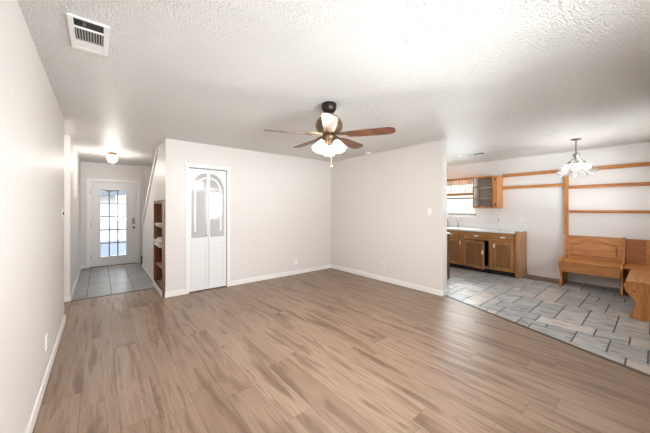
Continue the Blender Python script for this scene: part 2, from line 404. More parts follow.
for i in range(-2, 7):
    for j in range(-1, 10):
        x0, x1 = -0.155+i*0.3035, -0.155+(i+1)*0.3035; y0, y1 = 5.50+j*0.3035, 5.50+(j+1)*0.3035
        x0, x1 = max(x0, XF-.04), min(x1, 1.9); y0, y1 = max(y0, 5.49), min(y1, YE+.05)
        if x1-x0 > .03 and y1-y0 > .03: polys.append([(x0+.005, y0+.0025), (x1-.005, y0+.0025), (x1-.005, y1-.0025), (x0+.005, y1-.0025)])
ft = tile_floor('floor_entry', polys, M_entry_tile, 9)
struct(ft, 'pale grey square tile floor by the front door', 'floor')
m = MB(); m.box(XF-.1, 2.0, 5.49, YE+.1, -.05, -.005); m.build('grout', M_grout, ft)
# transition strips
d_ = Vector((BX1-BX0, YR-YW, 0)); L_ = d_.length; d_.normalize()
Mt = Matrix.Translation((BX0, YW, 0)) @ Matrix.Rotation(math.atan2(d_.y, d_.x), 4, 'Z')
m = MB(); m.box(0, L_, -.018, .018, -.005, .007, Mt); struct(m.build('trim_1', M_strip, bevel=.003), 'thin brown strip between wood floor and kitchen tile', 'trim')
m = MB(); m.box(XF, 0.77, 5.475, 5.51, -.005, .007); struct(m.build('trim_2', M_strip, bevel=.003), 'thin brown strip between wood floor and entry tile', 'trim')
m = MB(); m.box(6.42, XD-.015, 1.13, 1.715, -.003, .004); struct(m.build('floor_patch', M_subfloor), 'bare brown floor patch between cabinets and bench', 'floor')

# ---- ceiling
m = MB(); m.box(-1.8, XD+.15, YW-.15, YE+.15, H, H+.1); struct(m.build('ceiling', M_ceiling), 'white popcorn textured ceiling', 'ceiling')

# ---- walls
def wall(name, label, boxes, mat=None):
    m = MB()
    for b_ in boxes: m.box(*b_)
    return struct(m.build(name, mat or M_wall), label, 'wall')
wall('wall_left', 'long white wall at the left edge beside the camera', [(XL-.12, XL, YW-.12, YL, 0, H)], M_wall_gloss)
wall('wall_hall', 'white wall of the side hall opening on the left', [(-1.8, XL-.12, YL-.12, YL, 0, H), (-1.8, XF-.121, YJ, YJ+.12, 0, H), (-1.9, -1.75, YL-.12, YJ+.12, 0, H)])
wall('wall_entry_left', 'white wall left of the front door', [(XF-.12, XF, YJ, YE+.12, 0, H)], M_wall_gloss)
DX0, DX1, DZ = -0.172, 0.722, 2.0
wall('wall_entry', 'white wall around the front door', [(XF-.12, DX0, YE, YE+.12, 0, H), (DX1, 2.05, YE, YE+.12, 0, H), (DX0, DX1, YE, YE+.12, DZ, H)])
wall('wall_stairwell', 'white stairwell wall beside the front door', [(0.832, 2.05, YE-.10, YE-.001, 0, H), (1.92, 2.05, YB+.12, YE-.1, 0, H)])
BX_0, BX_1, BZ = 1.107, 1.718, 2.03
wall('wall_back', 'white wall with the arched bifold door', [(XS+.12, BX_0, YB, YB+.12, 0, H), (BX_1, XD+.14, YB, YB+.12, 0, H), (BX_0, BX_1, YB, YB+.12, BZ, H)])
wall('wall_right', 'white partition wall between living room and kitchen', [(XR, XR+T, YR, YB, 0, H)])
WY0, WY1, WZ0, WZ1 = 2.72, 3.75, 1.175, 1.98
wall('wall_kitchen', 'white wall behind the kitchen cabinets and wooden shelves', [(XD, XD+T, YW-.12, WY0, 0, H), (XD, XD+T, WY1, YB+.12, 0, H), (XD, XD+T, WY0, WY1, 0, WZ0), (XD, XD+T, WY0, WY1, WZ1, H)], M_wall_kitchen)
RW = [(0.55, 2.2, 0.75, 2.1), (2.5, 3.5, 0.0, 2.06), (4.5, 6.2, 1.1, 2.1)]      # rear openings
bx = [(-.45, XD+T, YW-.12, YW, 2.1, H)]
px = -.45
for x0, x1, z0, z1 in RW:
    bx.append((px, x0, YW-.12, YW, 0, 2.1)); px = x1
    if z0 > 0: bx.append((x0, x1, YW-.12, YW, 0, z0))
    if z1 < 2.1: bx.append((x0, x1, YW-.12, YW, z1, 2.1))
bx.append((px, XD+T, YW-.12, YW, 0, 2.1))
wall('wall_rear', 'white wall with windows behind the camera', bx)
# stair wall with niche for the bookcase and a sloping top towards the front door
m = MB()
ny0, ny1, nz = 4.875, 5.725, 1.475
m.prism([(YB, 0), (ny0, 0), (ny0, H), (YB, H)], 'X', XS, XS+.12)
m.prism([(ny0, nz), (ny1, nz), (ny1, 2.30), (5.50, H), (ny0, H)], 'X', XS, XS+.12)
m.prism([(ny1, 0), (7.70, 0), (7.70, 1.05), (ny1, 2.30)], 'X', XS, XS+.12)
struct(m.build('wall_stair', M_wall_gloss), 'white wall under the sloping stair edge with the bookcase', 'wall')
m = MB()
sl = math.atan2(1.25, 7.70-5.725)
q = lambda y, o_: (y+o_*math.sin(sl), 2.30-(y-5.725)*math.tan(sl)+o_*math.cos(sl))
m.prism([q(5.53, -.055), q(7.70, -.055), q(7.70, .02), q(5.53, .02)], 'X', XS-.018, XS+.14)
m.prism([q(5.53, -.10), q(7.64, -.10), q(7.64, -.055), q(5.53, -.055)], 'X', XS-.028, XS+.001)
struct(m.build('trim_3', M_trim, bevel=.004), 'white sloping trim along the stair wall edge', 'trim')

# ---- baseboards
def baseboard(name, label, segs):
    m = MB()
    for x0, x1, y0, y1 in segs:
        m.box(x0, x1, y0, y1, 0, .085)
    return struct(m.build(name, M_trim, bevel=.005), label, 'baseboard')
baseboard('baseboard_left', 'white baseboard of the left wall', [(XL, XL+.015, YW, YL), (XL-.12, XL+.015, YL, YL+.015)])
baseboard('baseboard_hall', 'white baseboard of the side hall', [(-1.75, XF+.012, YJ-.015, YJ)])
baseboard('baseboard_entry', 'white baseboards by the front door', [(XF, XF+.014, YJ, YE), (XF, DX0-.06, YE-.014, YE)])
baseboard('baseboard_stair', 'white baseboard under the sloping stair wall', [(XS-.014, XS, 5.76, 7.70)])
baseboard('baseboard_back', 'white baseboard of the bifold door wall', [(XS-.012, BX_0-.055, YB-.015, YB), (BX_1+.055, XR, YB-.015, YB)])
baseboard('baseboard_right', 'white baseboard of the partition wall', [(XR-.015, XR, YR-.015, YB-.015), (XR, XR+T+.015, YR-.015, YR), (XR+T, XR+T+.015, YR, 2.56)])
baseboard('baseboard_kitchen', 'white baseboard between cabinets and bench', [(XD-.015, XD, 1.12, 1.71)])

# ---- rear windows (behind the camera, they light the room and show in the mirrors)
for k, (i, lab) in enumerate(((0, 'living room window behind the camera'), (2, 'dining window behind the camera above bench'))):
    x0, x1, z0, z1 = RW[i]
    w = struct(thing('window_%d' % (k+2), (x0, YW-.06, z0), lab, 'window'), lab, 'window')
    m = MB()
    for a0, a1, b0, b1 in ((x0, x1, z0, z0+.05), (x0, x1, z1-.05, z1), (x0, x0+.05, z0, z1), (x1-.05, x1, z0, z1), (x0, x1, (z0+z1)/2-.02, (z0+z1)/2+.02)):
        m.box(a0, a1, YW-.09, YW-.03, b0, b1)
    m.build('window_frame', M_white, w)
    m = MB(); m.box(x0+.03, x1-.03, YW-.065, YW-.06, z0+.03, z1-.03); m.build('pane', M_glass, w)
x0, x1, z0, z1 = RW[1]
dr = thing('door_2', (x0, YW-.06, 0), 'white half glass rear door behind the camera', 'door', kind='structure')
gx0, gx1, gz0, gz1 = 2.86, 3.40, 1.02, 1.93
m = MB()
for a0, a1, b0, b1 in ((x0+.01, gx0, .01, 2.04), (gx1, x1-.01, .01, 2.04), (gx0, gx1, .01, gz0), (gx0, gx1, gz1, 2.04)): m.box(a0, a1, YW-.08, YW-.035, b0, b1)
for c_ in range(1, 3): m.box(gx0+(gx1-gx0)*c_/3-.01, gx0+(gx1-gx0)*c_/3+.01, YW-.07, YW-.045, gz0, gz1)
for c_ in range(1, 4): m.box(gx0, gx1, YW-.07, YW-.045, gz0+(gz1-gz0)*c_/4-.01, gz0+(gz1-gz0)*c_/4+.01)
m.build('door_leaf', M_door, dr)
m = MB(); m.box(gx0, gx1, YW-.06, YW-.056, gz0, gz1); m.build('pane', M_glass, dr)
m = MB(); m.sphere((2.585, YW+.01, .92), .032); m.lathe([(.03, 0), (.03, .02)], (2.585, YW-.01, 1.06), 16, Matrix.Rotation(-PI/2, 3, 'X')); m.tube([(2.585, YW-.04, .92), (2.585, YW+.01, .92)], .012); m.build('door_knob', M_steel, dr, smooth=True)

# ---- front door
fd = thing('door_1', (DX0, YE, 0), 'white front door with fifteen glass panes', 'door', kind='structure')
m = MB()
cw = .062
for a0, a1, b0, b1 in ((DX0-cw, DX0, 0, DZ+cw), (DX1, DX1+cw, 0, DZ+cw), (DX0, DX1, DZ, DZ+cw)): m.box(a0, a1, YE-.018, YE, b0, b1)
for a0, a1, b0, b1 in ((DX0, DX0+.012, 0, DZ), (DX1-.012, DX1, 0, DZ), (DX0, DX1, DZ-.012, DZ)): m.box(a0, a1, YE, YE+.12, b0, b1)
m.build('door_frame', M_trim, fd, bevel=.004)
gx0, gx1, gz0, gz1 = .012, .508, .225, 1.815
m = MB(); x0, x1 = DX0+.014, DX1-.014; y0, y1 = YE+.012, YE+.055
for a0, a1, b0, b1 in ((x0, gx0, .012, DZ-.014), (gx1, x1, .012, DZ-.014), (gx0, gx1, .012, gz0), (gx0, gx1, gz1, DZ-.014)): m.box(a0, a1, y0, y1, b0, b1)
m.build('door_leaf', M_door, fd, bevel=.002)
m = MB(); w_ = .03
for a0, a1, b0, b1 in ((gx0-w_, gx1+w_, gz0-w_, gz0+.004), (gx0-w_, gx1+w_, gz1-.004, gz1+w_), (gx0-w_, gx0+.004, gz0, gz1), (gx1-.004, gx1+w_, gz0, gz1)): m.box(a0, a1, y0-.012, y1+.01, b0, b1)
m.build('glass_moulding', M_door, fd, bevel=.004)
m = MB()
for c_ in range(1, 3): m.box(gx0+(gx1-gx0)*c_/3-.011, gx0+(gx1-gx0)*c_/3+.011, y0+.004, y1-.004, gz0, gz1)
for c_ in range(1, 5): m.box(gx0, gx1, y0+.005, y1-.005, gz0+(gz1-gz0)*c_/5-.011, gz0+(gz1-gz0)*c_/5+.011)
m.build('muntins', simple('muntin_backlit_grey', srgb(112, 114, 118), .5), fd)  # grey puts the backlit shade of the muntins into their colour
m = MB(); m.box(gx0, gx1, y0+.02, y0+.024, gz0, gz1); m.build('pane', M_glass, fd)
Ry = Matrix.Rotation(PI/2, 3, 'X')
m = MB(); m.lathe([(.03, 0), (.03, .008), (.012, .012), (.012, .035), (.026, .045), (.03, .06), (.024, .075), (.008, .08)], (.655, y0, .90), 18, Ry); m.build('door_knob', M_steel, fd, smooth=True)
m = MB(); m.box(.628, .682, y0-.022, y0, .98, 1.13); m.lathe([(.024, 0), (.022, .012), (.01, .014)], (.655, y0-.022, 1.06), 16, Ry); part_label(m.build('deadbolt', M_steel, fd, bevel=.006), 'dark keypad deadbolt')
m = MB(); m.box(DX0, DX1, YE-.005, YE+.13, -.004, .014); m.build('threshold', M_bronze2, fd, bevel=.003)
m = MB()
for z_ in (.25, 1.0, 1.75): m.tube([(DX0+.012, YE+.006, z_-.045), (DX0+.012, YE+.006, z_+.045)], .007)
m.build('hinges', M_steel, fd)

# ---- bifold door with arched mirrors
bf = thing('door_3', (BX_0, YB, 0), 'narrow white bifold door with arched mirror panels', 'door', kind='structure')
m = MB(); cw = .055
for a0, a1, b0, b1 in ((BX_0-cw, BX_0, 0, BZ+cw), (BX_1, BX_1+cw, 0, BZ+cw), (BX_0, BX_1, BZ, BZ+cw)): m.box(a0, a1, YB-.016, YB, b0, b1)
m.build('door_frame', M_trim, bf, bevel=.004)
m = MB(); m.box(BX_0-.001, BX_1+.001, YB+.07, YB+.119, BZ-.001, BZ); m.box(BX_0+.005, BX_1-.005, YB+.10, YB+.115, 0, BZ); m.build('closet_shade_sheet', M_inner_shade, bf)  # dark sheet stands in for the shade of the closet interior
xm = (BX_0+BX_1)/2; lw = xm-BX_0-.008
mz0, mzs, mzt = .885, 1.665, 1.955
for sgn in (-1, 1):
    fx_ = lambda u: xm+sgn*(.002+u)                       # u: distance from the centre line
    y0, y1 = YB+.012, YB+.042
    mi, mo = .026, lw-.035                                 # mirror from the meeting stile to the outer stile
    arc = [(mi+(mo-mi)*math.cos(t_), mzs+(mzt-mzs)*math.sin(t_)) for t_ in [PI/2*k/14 for k in range(15)]]
    lf_ = MB()
    z0, z1 = .018, BZ-.012
    lf_.box(*sorted((fx_(0), fx_(mi))), y0, y1, z0, z1)
    lf_.box(*sorted((fx_(mo), fx_(lw))), y0, y1, z0, z1)
    lf_.box(*sorted((fx_(mi), fx_(mo))), y0, y1, z0, mz0)
    # piece above the arch, in slices
    for k in range(14):
        a_, b_ = arc[k], arc[k+1]
        lf_.prism([(fx_(a_[0]), a_[1]), (fx_(b_[0]), b_[1]), (fx_(b_[0]), z1), (fx_(a_[0]), z1)], 'Y', y0, y1)
    leaf = lf_.build('door_leaf', M_door, bf)
    m = MB()
    for a0, a1, b0, b1 in ((.03, lw-.04, .10, .115), (.03, lw-.04, .80, .815), (.03, .045, .10, .815), (lw-.055, lw-.04, .10, .815)): m.box(*sorted((fx_(a0), fx_(a1))), y0-.004, y0+.001, b0, b1)
    m.build('panel_moulding', M_door, leaf, bevel=.002)
    m = MB(); m.prism([(fx_(mi), mz0), (fx_(mo), mz0)]+[(fx_(u_), z_) for u_, z_ in arc], 'Y', y0+.012, y0+.018); m.build('mirror', M_mirror, leaf)
    m = MB(); ins = .05; wd = .02
    o_ = [(mo-ins+.0, mz0+.10)]+[(mi+(mo-ins-mi)*math.cos(t_), mzs-.02+(mzt-ins-mzs)*math.sin(t_)) for t_ in [PI/2*k/12 for k in range(13)]]
    i_ = [(mo-ins-wd, mz0+.10)]+[(mi+(mo-ins-wd-mi)*math.cos(t_), mzs-.02+(mzt-ins-wd-mzs)*math.sin(t_)) for t_ in [PI/2*k/12 for k in range(13)]]
    for k in range(13):
        m.prism([(fx_(o_[k][0]), o_[k][1]), (fx_(o_[k+1][0]), o_[k+1][1]), (fx_(i_[k+1][0]), i_[k+1][1]), (fx_(i_[k][0]), i_[k][1])], 'Y', y0+.007, y0+.013)
    m.build('bevelled_arch', M_bevel, leaf)
m = MB(); m.sphere((xm-.03, YB-.004, .92), .014); m.tube([(xm-.03, YB-.002, .92), (xm-.03, YB+.014, .92)], .006); m.build('door_knob', M_steel, bf, smooth=True)

# ---- kitchen window
kw = thing('window_1', (XD, WY0, WZ0), 'bright kitchen window above the sink', 'window', kind='structure')
m = MB(); f_ = .045
for a0, a1, b0, b1 in ((WY0, WY1, WZ0, WZ0+f_), (WY0, WY1, WZ1-f_, WZ1), (WY0, WY0+f_, WZ0, WZ1), (WY1-f_, WY1, WZ0, WZ1)): m.box(XD+.03, XD+.09, a0, a1, b0, b1)
m.build('window_frame', M_white, kw, bevel=.003)
m = MB(); m.box(XD+.035, XD+.085, WY0+.02, WY1-.02, 1.60, 1.635); m.box(XD+.03, XD+.06, WY0+.02, WY1-.02, WZ0+f_, WZ0+f_+.025); part_label(m.build('sash_rail', simple('sash_grey', srgb(92, 96, 100), .5), kw), 'dark grey sash rail')
m = MB(); m.box(XD+.06, XD+.064, WY0+.02, WY1-.02, WZ0+.02, WZ1-.02); m.build('pane', M_glass, kw)
m = MB(); m.box(XD-.05, XD+.03, WY0-.06, WY1+.06, WZ0-.03, WZ0); m.build('window_sill', M_white, kw, bevel=.004)

# ------------------------------------------------------------------ outside
m = MB(); m.box(-60, 60, -60, 80, -.5, -.12); struct(m.build('ground', M_grass), 'lawn outside the house', 'ground')
m = MB(); m.box(-3, 3.5, YE+.14, YE+6.9, -.12, -.03); struct(m.build('porch_floor', M_concrete), 'grey concrete porch outside the front door', 'floor')
m = MB(); m.box(-8, 10, YE+7, 60, -.12, -.10); struct(m.build('driveway', M_drive), 'pale driveway seen through the front door', 'ground')
hs = thing('house', (2, 40, -.1), 'pale house across the street seen through the front door', 'house')
m = MB(); m.box(-12, 14, 40, 48, -.1, 2.9); m.build('wall', M_siding, hs)
m = MB(); m.prism([(39.2, 2.85), (48.8, 2.85), (44, 5.2)], 'X', -12.6, 14.6); m.build('roof', M_roof, hs)
m = MB(); m.box(-2.5, 2.5, 39.95, 40.02, -.1, 2.2); m.build('garage_door', M_white, hs)
def tree(loc, h_, r_, label, seed):
    rng = random.Random(seed); t_ = thing('tree', loc, label, 'tree', 'trees outside the front door')
    m = MB(); m.tube([(loc[0], loc[1], loc[2]), (loc[0]+.1, loc[1], loc[2]+h_*.5), (loc[0], loc[1], loc[2]+h_*.9)], [.18, .13, .06]); m.build('trunk', M_bark, t_)
    m = MB()
    for k in range(26):
        an = rng.uniform(0, 2*PI); rr = r_*math.sqrt(rng.random()); zz = loc[2]+h_*rng.uniform(.55, 1.05)
        m.sphere((loc[0]+rr*math.cos(an), loc[1]+rr*math.sin(an), zz), r_*rng.uniform(.22, .4), (1, 1, .8), 10)
    bmesh.ops.subdivide_edges(m.b, edges=m.b.edges[:], cuts=1)
    for v in m.b.verts: v.co += Vector((rng.uniform(-1, 1), rng.uniform(-1, 1), rng.uniform(-1, 1)))*.10
    m.build('foliage', M_leaf, t_, smooth=True)
tree((-1.6, 24, -.1), 5.2, 2.4, 'leafy tree on the left through the front door glass', 1)
tree((5.4, 27, -.1), 5.6, 2.5, 'leafy tree on the right through the front door glass', 2)
nh = thing('neighbour_house', (12, 2, -.1), 'pale neighbouring house wall seen through the kitchen window', 'house')
m = MB(); m.box(12, 18, -2, 14, -.1, 3.0); m.build('wall', M_siding, nh)
m = MB(); m.prism([(-2.5, 2.95), (14.5, 2.95), (12.5, 4.6), (-.5, 4.6)], 'X', 11.6, 18.4); m.build('roof', M_roof, nh)

# ------------------------------------------------------------------ staircase (behind the sloping wall)
stc = thing('staircase', (1.3, 7.95, 0), 'dark carpeted stair step beside the front door', 'staircase')
for k in range(6):
    m = MB(); y1 = 8.19-.27*k
    m.box(.905, 1.90, y1-.29, y1, .19*k if k == 0 else .19*k-.02, .19*(k+1)); m.build('step', M_carpet, stc, bevel=.012)
m = MB(); m.box(.79, .905, 7.73, 8.19, 0, .19); part_label(m.build('step_end', M_carpet, stc, bevel=.012), 'dark carpeted end of the bottom step')

# ------------------------------------------------------------------ bookcase in the stair wall
M_shelf_edge = wood('shelf_board_wood', srgb(150, 108, 84), srgb(184, 142, 114), 'Y')
bc = thing('bookcase', (.9, 5.3, 0), 'narrow built-in reddish brown bookcase in the stair wall', 'bookcase')
fx0, fx1 = XS-.030, XS-.0005
by0, by1, bt = 4.856, 5.79, 1.50
m = MB()
for a0, a1, b0, b1 in ((by0, by0+.055, .0, bt), (by1-.075, by1, .0, bt), (by0+.055, by1-.075, bt-.05, bt)): m.box(fx0, fx1, a0, a1, b0, b1)
m.build('face_frame', wood('shelf_frame_wood', srgb(112, 82, 66), srgb(146, 112, 92), 'Z'), bc, bevel=.003)
m = MB(); xb = XS+.24
iy0, iy1 = ny0+.006, ny1-.006
m.box(XS, xb, iy0, iy0+.018, .0, nz-.004); m.box(XS, xb, iy1-.018, iy1, .0, nz-.004); m.box(XS, xb, iy0+.018, iy1-.018, nz-.024, nz-.004)
m.box(xb-.01, xb, iy0, iy1, 0, nz-.004)
m.build('carcass', M_mahog, bc)
for z_ in (.085, .40, .74, 1.07):
    m = MB(); m.box(XS-.002, xb-.01, iy0+.018, iy1-.018, z_-.024, z_); m.build('shelf', M_shelf_edge, bc, bevel=.003)
m = MB(); m.box(fx0-.012, fx0, by0+.03, by1-.01, 0, .085); part_label(m.build('toe_board', M_trim, bc, bevel=.003), 'white board across the foot')
m = MB(); m.box(xb-.016, xb-.0105, iy0+.02, iy1-.02, 1.075, nz-.03); part_label(m.build('back_panel', M_white, bc), 'white back of the top compartment')
m = MB(); m.box(xb-.04, xb-.02, 5.15, 5.65, 1.22, 1.245); m.box(xb-.04, xb-.02, 5.15, 5.175, 1.08, 1.44); m.box(xb-.04, xb-.02, 5.40, 5.425, 1.08, 1.44); m.build('divider', M_mahog, bc)
for k in range(4):
    m = MB(); z_ = .742+.031*k; j_ = [0, .03, -.012, .034][k]
    m.box(XS-.045+j_, XS+.17+j_, 5.02+.03*k, 5.60-.02*k, z_, z_+.0295)
    o = m.build('paper_folder', M_paper, bevel=.001, loc=(XS+.06, 5.3, z_))
    tag(o, ['lowest white paper folder on the bookcase middle shelf', 'second white paper folder from the bottom of shelf stack', 'third white paper folder from the bottom of shelf stack', 'topmost white paper folder on the bookcase middle shelf'][k], 'paper', 'paper folders on the bookcase shelf')
m = MB(); m.box(XS-.03, XS+.15, 5.2, 5.62, 1.071, 1.115); o = m.build('paper_folder', M_paper, bevel=.002, loc=(XS+.06, 5.3, 1.071)); tag(o, 'white papers lying on the upper bookcase shelf', 'paper')

# ------------------------------------------------------------------ wall plates
def plate(name, p, normal, label, cat, kind='outlet', w_=.07, h_=.115, sock=False):
    t_ = thing(name, p, label, cat, 'outlets and switches on the walls')
    ax = 'X' if abs(normal[0]) else 'Y'; s_ = normal[0] or normal[1]
    def pb(m, u0, u1, z0, z1, d0, d1):
        if ax == 'X': m.box(*sorted((p[0]+s_*d0, p[0]+s_*d1)), p[1]+u0, p[1]+u1, p[2]+z0, p[2]+z1)
        else: m.box(p[0]+u0, p[0]+u1, *sorted((p[1]+s_*d0, p[1]+s_*d1)), p[2]+z0, p[2]+z1)
    m = MB(); pb(m, -w_/2, w_/2, -h_/2, h_/2, 0, .007); m.build('cover_plate', M_plate, t_, bevel=.003)
    if kind == 'outlet':
        for z_ in (-.024, .024):
            m = MB(); pb(m, -.016, .016, z_-.014, z_+.014, .006, .009); so = m.build('socket', M_greybox if sock else M_plate, t_, bevel=.003)
            m = MB(); pb(m, -.009, -.006, z_-.006, z_+.008, .0088, .0096); pb(m, .006, .009, z_-.006, z_+.008, .0088, .0096); m.build('slots', M_slot, so)
    else:
        m = MB(); pb(m, -.008, .008, -.014, .014, .006, .018); m.build('toggle', M_plate if kind == 'switch' else M_slot, t_, bevel=.003)
    return t_
plate('light_switch', (XL, 4.30, 1.307), (1, 0), 'light switch at the end of the left wall by the hall', 'light switch', 'dark', .12)
plate('wall_outlet', (XL, 3.09, .302), (1, 0), 'white outlet low on the long left wall', 'outlet')
plate('wall_outlet', (XR, 3.289, .275), (-1, 0), 'white outlet low on the partition wall', 'outlet', sock=True)
plate('light_switch', (XR, 2.344, 1.312), (-1, 0), 'light switch near the free end of the partition wall', 'light switch', 'switch')
plate('wall_outlet', (3.146, YB, .265), (0, -1), 'white outlet low on the wall right of the bifold door', 'outlet')
plate('wall_outlet', (XD, 2.249, 1.12), (-1, 0), 'outlet above the kitchen counter under the open cabinet', 'outlet', sock=True)
plate('wall_outlet', (XD, 1.838, 1.12), (-1, 0), 'outlet on the kitchen wall near the counter end', 'outlet')

# ------------------------------------------------------------------ ceiling fixtures
v = thing('ceiling_vent', (-.048, 2.26, H), 'white ceiling register with dark louvre slots, upper left', 'vent', 'ceiling vents')
vx0, vx1, vy0, vy1 = -.142, .047, 2.06, 2.47
m = MB(); zf = H-.012
ix0, ix1, iy0_, iy1_ = vx0+.026, vx1-.028, vy0+.014, vy1-.045
for a0, a1, b0, b1 in ((vx0, vx1, vy0, iy0_), (vx0, vx1, iy1_, vy1), (vx0, ix0, iy0_, iy1_), (ix1, vx1, iy0_, iy1_)): m.box(a0, a1, b0, b1, zf, H)
ya, yb = iy0_+.105, iy0_+.255
m.box(ix0, ix1, ya-.012, ya, zf, H-.002); m.box(ix0, ix1, yb, yb+.012, zf, H-.002)
m.build('frame', M_white, v, bevel=.002)
m = MB(); m.box(ix0, ix1, iy0_, iy1_, H-.0025, H-.001); m.build('duct_opening', M_slot, v)
m = MB()
for k in range(10):
    x_ = ix0+.008+(ix1-ix0-.016)*k/9
    m.box(x_-.0028, x_+.0028, ya, yb, zf+.001, H-.0025)
m.build('louvres', M_ventgrey, v)
m = MB(); m.box(ix0, ix1, yb+.012, iy1_, zf+.002, zf+.004); m.build('louvres', M_plate, v)
m = MB(); m.box(ix0+.04, ix0+.055, iy0_+.02, iy0_+.035, zf-.01, H-.003); m.build('lever', M_steel, v)

v = thing('ceiling_vent', (5.7, 2.31, H), 'small ceiling vent over the kitchen near the chandelier', 'vent', 'ceiling vents')
m = MB(); m.box(5.60, 5.78, 2.08, 2.56, H-.01, H); m.build('frame', M_white, v, bevel=.003)
m = MB(); m.box(5.64, 5.74, 2.12, 2.31, H-.0115, H-.009); part_label(m.build('duct_opening', M_slot, v), 'dark open half')
m = MB()
for k in range(5): m.box(5.64+.02*k, 5.652+.02*k, 2.33, 2.53, H-.014, H-.009)
m.build('louvres', M_ventgrey, v)

sd = thing('smoke_detector', (3.98, 3.52, H), 'round white smoke detector on ceiling by the partition wall', 'smoke detector')
m = MB(); m.lathe([(.066, 0), (.066, -.012), (.056, -.03), (.03, -.036)], (3.98, 3.52, H), 28); m.build('housing', M_plate, sd, smooth=True)
m = MB(); m.lathe([(.014, 0), (.014, -.004)], (3.98, 3.52, H-.036), 14); m.build('test_button', M_greybox, sd)

cl = thing('ceiling_light', (.19, 6.70, H), 'small round lit globe light on the entry ceiling', 'ceiling light')
m = MB(); m.lathe([(.07, 0), (.07, -.02), (.055, -.04), (.045, -.05)], (.19, 6.70, H), 24); m.build('base', M_brass, cl, smooth=True)
m = MB(); m.lathe([(.045, -.04), (.07, -.06), (.085, -.10), (.075, -.145), (.045, -.175), (.012, -.185)], (.19, 6.70, H), 24); m.build('globe', M_globe, cl, smooth=True)
def point(name, loc, power, col, rad=.04):
    d = bpy.data.lights.new(name, 'POINT'); d.energy = power; d.color = col; d.shadow_soft_size = rad
    o = bpy.data.objects.new(name, d); COL.objects.link(o); o.location = loc; return o
point('entry_globe_light', (.19, 6.70, H-.26), 10, (1, .95, .89), .08)

gb = tag(MB().box(XD-.12, XD, 3.40, 3.72, 2.33, 2.415).build('wall_box', M_greybox, bevel=.01, loc=(XD, 3.56, 2.33)), 'small grey box high on the kitchen wall above window', 'wall box')

point('added_side_hall_fill', (-1.1, 5.03, 2.2), 9, (1, .95, .88), .08)  # added lamp without a fixture, keeps the side hall from going black
# ---- ceiling fan
FX, FY = 1.825, 2.153
fan = thing('ceiling_fan', (FX, FY, H), 'bronze ceiling fan with five wooden blades and lit shades', 'ceiling fan')
P0 = (FX, FY, 0)
m = MB(); m.lathe([(.074, H), (.076, H-.02), (.072, H-.06), (.055, H-.085), (.022, H-.095)], P0, 28); m.build('canopy', M_bronze, fan, smooth=True)
m = MB(); m.lathe([(.013, H-.09), (.013, 2.30)], P0, 14); m.build('downrod', M_bronze, fan, smooth=True)
m = MB(); m.lathe([(.03, 2.315), (.075, 2.305), (.115, 2.28), (.137, 2.24), (.14, 2.205), (.128, 2.17), (.10, 2.14), (.06, 2.125)], P0, 36); m.build('motor_housing', M_bronze2, fan, smooth=True)
BZc = 2.112
right_ang = -YAW                                          # camera's right direction in the plan
for k in range(5):
    an = right_ang+R(-18+72*k)
    Mb = Matrix.Translation((FX, FY, BZc)) @ Matrix.Rotation(an, 4, 'Z') @ Matrix.Rotation(R(-12), 4, 'X')
    m = MB()
    outl = [(.20, -.052), (.30, -.062), (.50, -.069), (.60, -.068), (.645, -.055), (.662, -.03), (.665, 0), (.662, .03), (.645, .055), (.60, .068), (.50, .069), (.30, .062), (.20, .052)]
    m.prism(outl, 'Z', -.004, .004, lambda p, Mb=Mb: Mb @ Vector(p))
    bl = m.build('blade', M_blade, fan, bevel=.002)
    bl2 = bl
    m = MB()
    m.prism([(.07, -.018), (.17, -.022), (.215, -.045), (.25, -.03), (.262, 0), (.25, .03), (.215, .045), (.17, .022), (.07, .018)], 'Z', .004, .010, lambda p, Mb=Mb: Mb @ Vector(p))
    m.prism([(.07, -.015), (.20, -.012), (.20, .012), (.07, .015)], 'Z', .0095, .024, lambda p, Mb=Mb: Mb @ Vector(p))
    m.prism([(.19, -.03), (.235, -.03), (.235, .03), (.19, .03)], 'Z', -.008, -.004, lambda p, Mb=Mb: Mb @ Vector(p))
    m.build('blade_iron', M_bronze2, bl2, bevel=.002)
m = MB(); m.lathe([(.06, 2.13), (.072, 2.105), (.072, 2.085), (.055, 2.065), (.035, 2.05), (.03, 2.03), (.012, 2.015)], P0, 28); m.build('light_fitter', M_bronze2, fan, smooth=True)
for k in range(3):
    an = right_ang+R(90+120*k)                            # two to the sides, one behind the hub
    dirv = Vector((math.cos(an), math.sin(an), 0))
    tilt = R(33)
    Ms = Matrix.Rotation(an, 3, 'Z') @ Matrix.Rotation(-tilt, 3, 'Y')
    base = Vector((FX, FY, 2.07))+dirv*.062
    m = MB(); m.tube([Vector((FX, FY, 2.075))+dirv*.03, base+dirv*.0, base+Ms @ Vector((0, 0, -.03))], .016); m.lathe([(.026, 0), (.028, -.03)], base, 18, Ms); arm = m.build('light_arm', M_bronze2, fan, smooth=True)
    prof = [(.024, -.018), (.032, -.035), (.041, -.06), (.046, -.09), (.050, -.115), (.057, -.135), (.060, -.142)]
    m = MB(); m.lathe(prof, base, 28, Ms, cap=False); sh = m.build('lamp_shade', M_shade, fan, smooth=True)
    so = sh.modifiers.new('thickness', 'SOLIDIFY'); so.thickness = .003
    m = MB(); c_ = base+Ms @ Vector((0, 0, -.085)); m.sphere(c_, .027, (1, 1, 1.15)); m.build('bulb', M_bulb, sh, smooth=True)
    point('fan_bulb_light', base+Ms @ Vector((0, 0, -.13)), 19, (1, .965, .935), .04)
m = MB(); m.tube([(FX+.015, FY-.02, 2.03), (FX+.015, FY-.02, 1.81)], .0022, 6); m.sphere((FX+.015, FY-.02, 1.795), .009, (1, 1, 1.6)); m.build('pull_chain', M_brass, fan)

